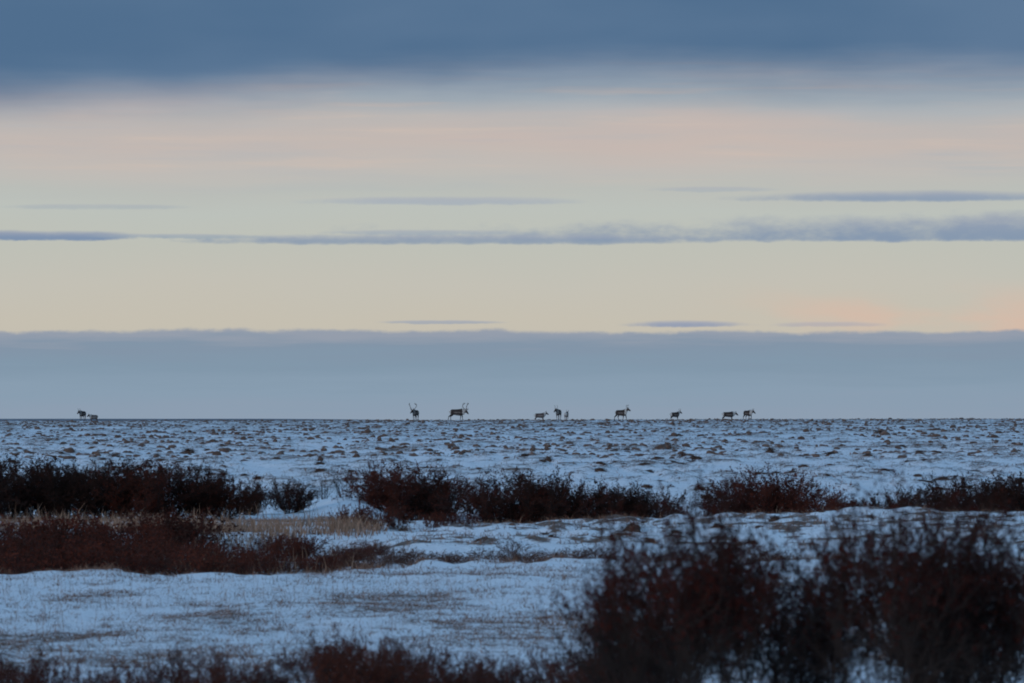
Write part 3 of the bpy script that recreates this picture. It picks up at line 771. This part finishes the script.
    ca.data.foreach_set('color', np.concatenate([colr, np.ones((nv, 1))], 1).astype(np.float32).ravel())
    body_me.materials.clear(); body_me.materials.append(MAT_fur)
    x = (px-512)/F*y
    root = empty('caribou', (x, y, gz(x, y)+.01), R(heading), s)
    tag(root, label, 'caribou', 'caribou herd on the skyline')
    body = bpy.data.objects.new('body', body_me); C.objects.link(body); body.parent = root
    for sg in (-1, 1):
        g = Geo(); e0 = poll + sd_*sg*.045 + hu*.085 - hd*.02; z_ = np.array([0, 0, 1.]); f_ = np.array([math.cos(turn), math.sin(turn), 0]); s_ = np.array([-math.sin(turn), math.cos(turn), 0])*sg*wide
        def pt(a, b, c): return e0 + (f_*a + s_*b + z_*c)*antler
        beam = [pt(0, 0, -.03), pt(-.06, .06, .08), pt(-.17, .17, .22), pt(-.24, .27, .40), pt(-.22, .33, .58), pt(-.12, .32, .72), pt(.02, .26, .80)]
        rb = np.array([.024, .022, .020, .019, .018, .018, .012])*thick
        g.tube(beam, rb, 6)
        tines = [([pt(-.01, .02, .03), pt(.14, .03, .06), pt(.24, .0, .14)], .013), ([pt(.22, .0, .12), pt(.27, -.01, .05)], .010), ([pt(-.08, .08, .11), pt(.06, .12, .20), pt(.15, .10, .32)], .013),
                 ([pt(-.24, .27, .40), pt(-.34, .29, .47)], .011), ([pt(-.20, .33, .62), pt(-.23, .33, .76)], .012), ([pt(-.12, .32, .72), pt(-.13, .27, .88)], .012),
                 ([pt(-.05, .29, .77), pt(-.02, .22, .92)], .012), ([pt(.0, .265, .79), pt(.10, .20, .86)], .011), ([pt(-.12, .32, .72), pt(0, .30, .74), pt(.05, .27, .80)], .020)]
        for p_, r_ in tines: g.tube(p_, np.linspace(r_, r_*.45, len(p_))*thick, 5)
        av, af = g.arrays(); mesh_obj('antler', av, af, MAT_antler, root)
        ge = Geo(); ec = poll + hd*.09 + hu*.035 + sd_*sg*.082
        tt = np.linspace(-1, 1, 6)
        ge.tube([ec + sd_*q_*.014 for q_ in tt], .016*np.sqrt(np.clip(1.02-tt**2, 0.01, 1)), 8)
        ev, ef = ge.arrays(); mesh_obj('eye', ev, ef, MAT_eye, root)
    return root

caribou(457.5, 516, -12, 1.10, 'large antlered bull in profile walking right, pale neck and tall curved antlers', neck=-.24, turn=-.40, stride=(.10, -.12, -.10, -.34), antler=.88, thick=1.6, wide=1.2)
caribou(415.5, 508, 254, 1.02, 'antlered bull facing the camera, wide lyre-shaped antlers, left of the big profile bull', neck=-.02, turn=-.35, stride=(.1, -.1, .12, -.15), antler=.86, thick=1.6, wide=1.5, mane=.35)
caribou(82.5, 545, 252, .98, 'leftmost caribou, dark chest turned to the camera, far left on the skyline', neck=.02, turn=-.3, stride=(.1, -.1, .1, -.1), antler=.35, mane=.35)
caribou(93.5, 600, 225, .88, 'smaller pale caribou just right of the leftmost caribou', neck=.10, stride=(.1, -.1, .1, -.1), antler=.2, pale=1.2)
caribou(540, 606, 10, .95, 'caribou walking right with pale flank, left neighbour of the cluster of two', neck=.32, stride=(.1, -.15, .15, -.1), antler=.25, pale=.6)
caribou(558.5, 528, 258, 1.06, 'dark caribou facing the camera, the taller of the cluster of two', neck=.12, turn=-.5, stride=(.16, -.15, .15, -.2), antler=.45, thick=.8, mane=.35)
caribou(566.5, 604, 80, 1.0, 'small pale caribou seen from behind, right beside the taller dark one', neck=.1, stride=(.1, -.1, .1, -.1), antler=.3, pale=1.5)
caribou(621.5, 474, -40, .95, 'caribou with raised head striding toward the right on open snow, standing alone', neck=.48, turn=.2, stride=(.22, -.15, .2, -.28), antler=.42)
caribou(675, 592, 38, .98, 'small dark caribou with raised head facing right, between the alone strider and the right pair', neck=.40, stride=(.15, -.15, .15, -.15), antler=.34)
caribou(728.5, 604, 14, 1.06, 'left one of the right-hand pair, head lowered, walking right', neck=-.10, stride=(.12, -.15, .1, -.25), antler=.18)
caribou(748, 572, -58, 1.06, 'rightmost caribou, dark with pale rump and neck, turned half to the camera', neck=.0, turn=.4, stride=(.12, -.1, .14, -.14), antler=.26)
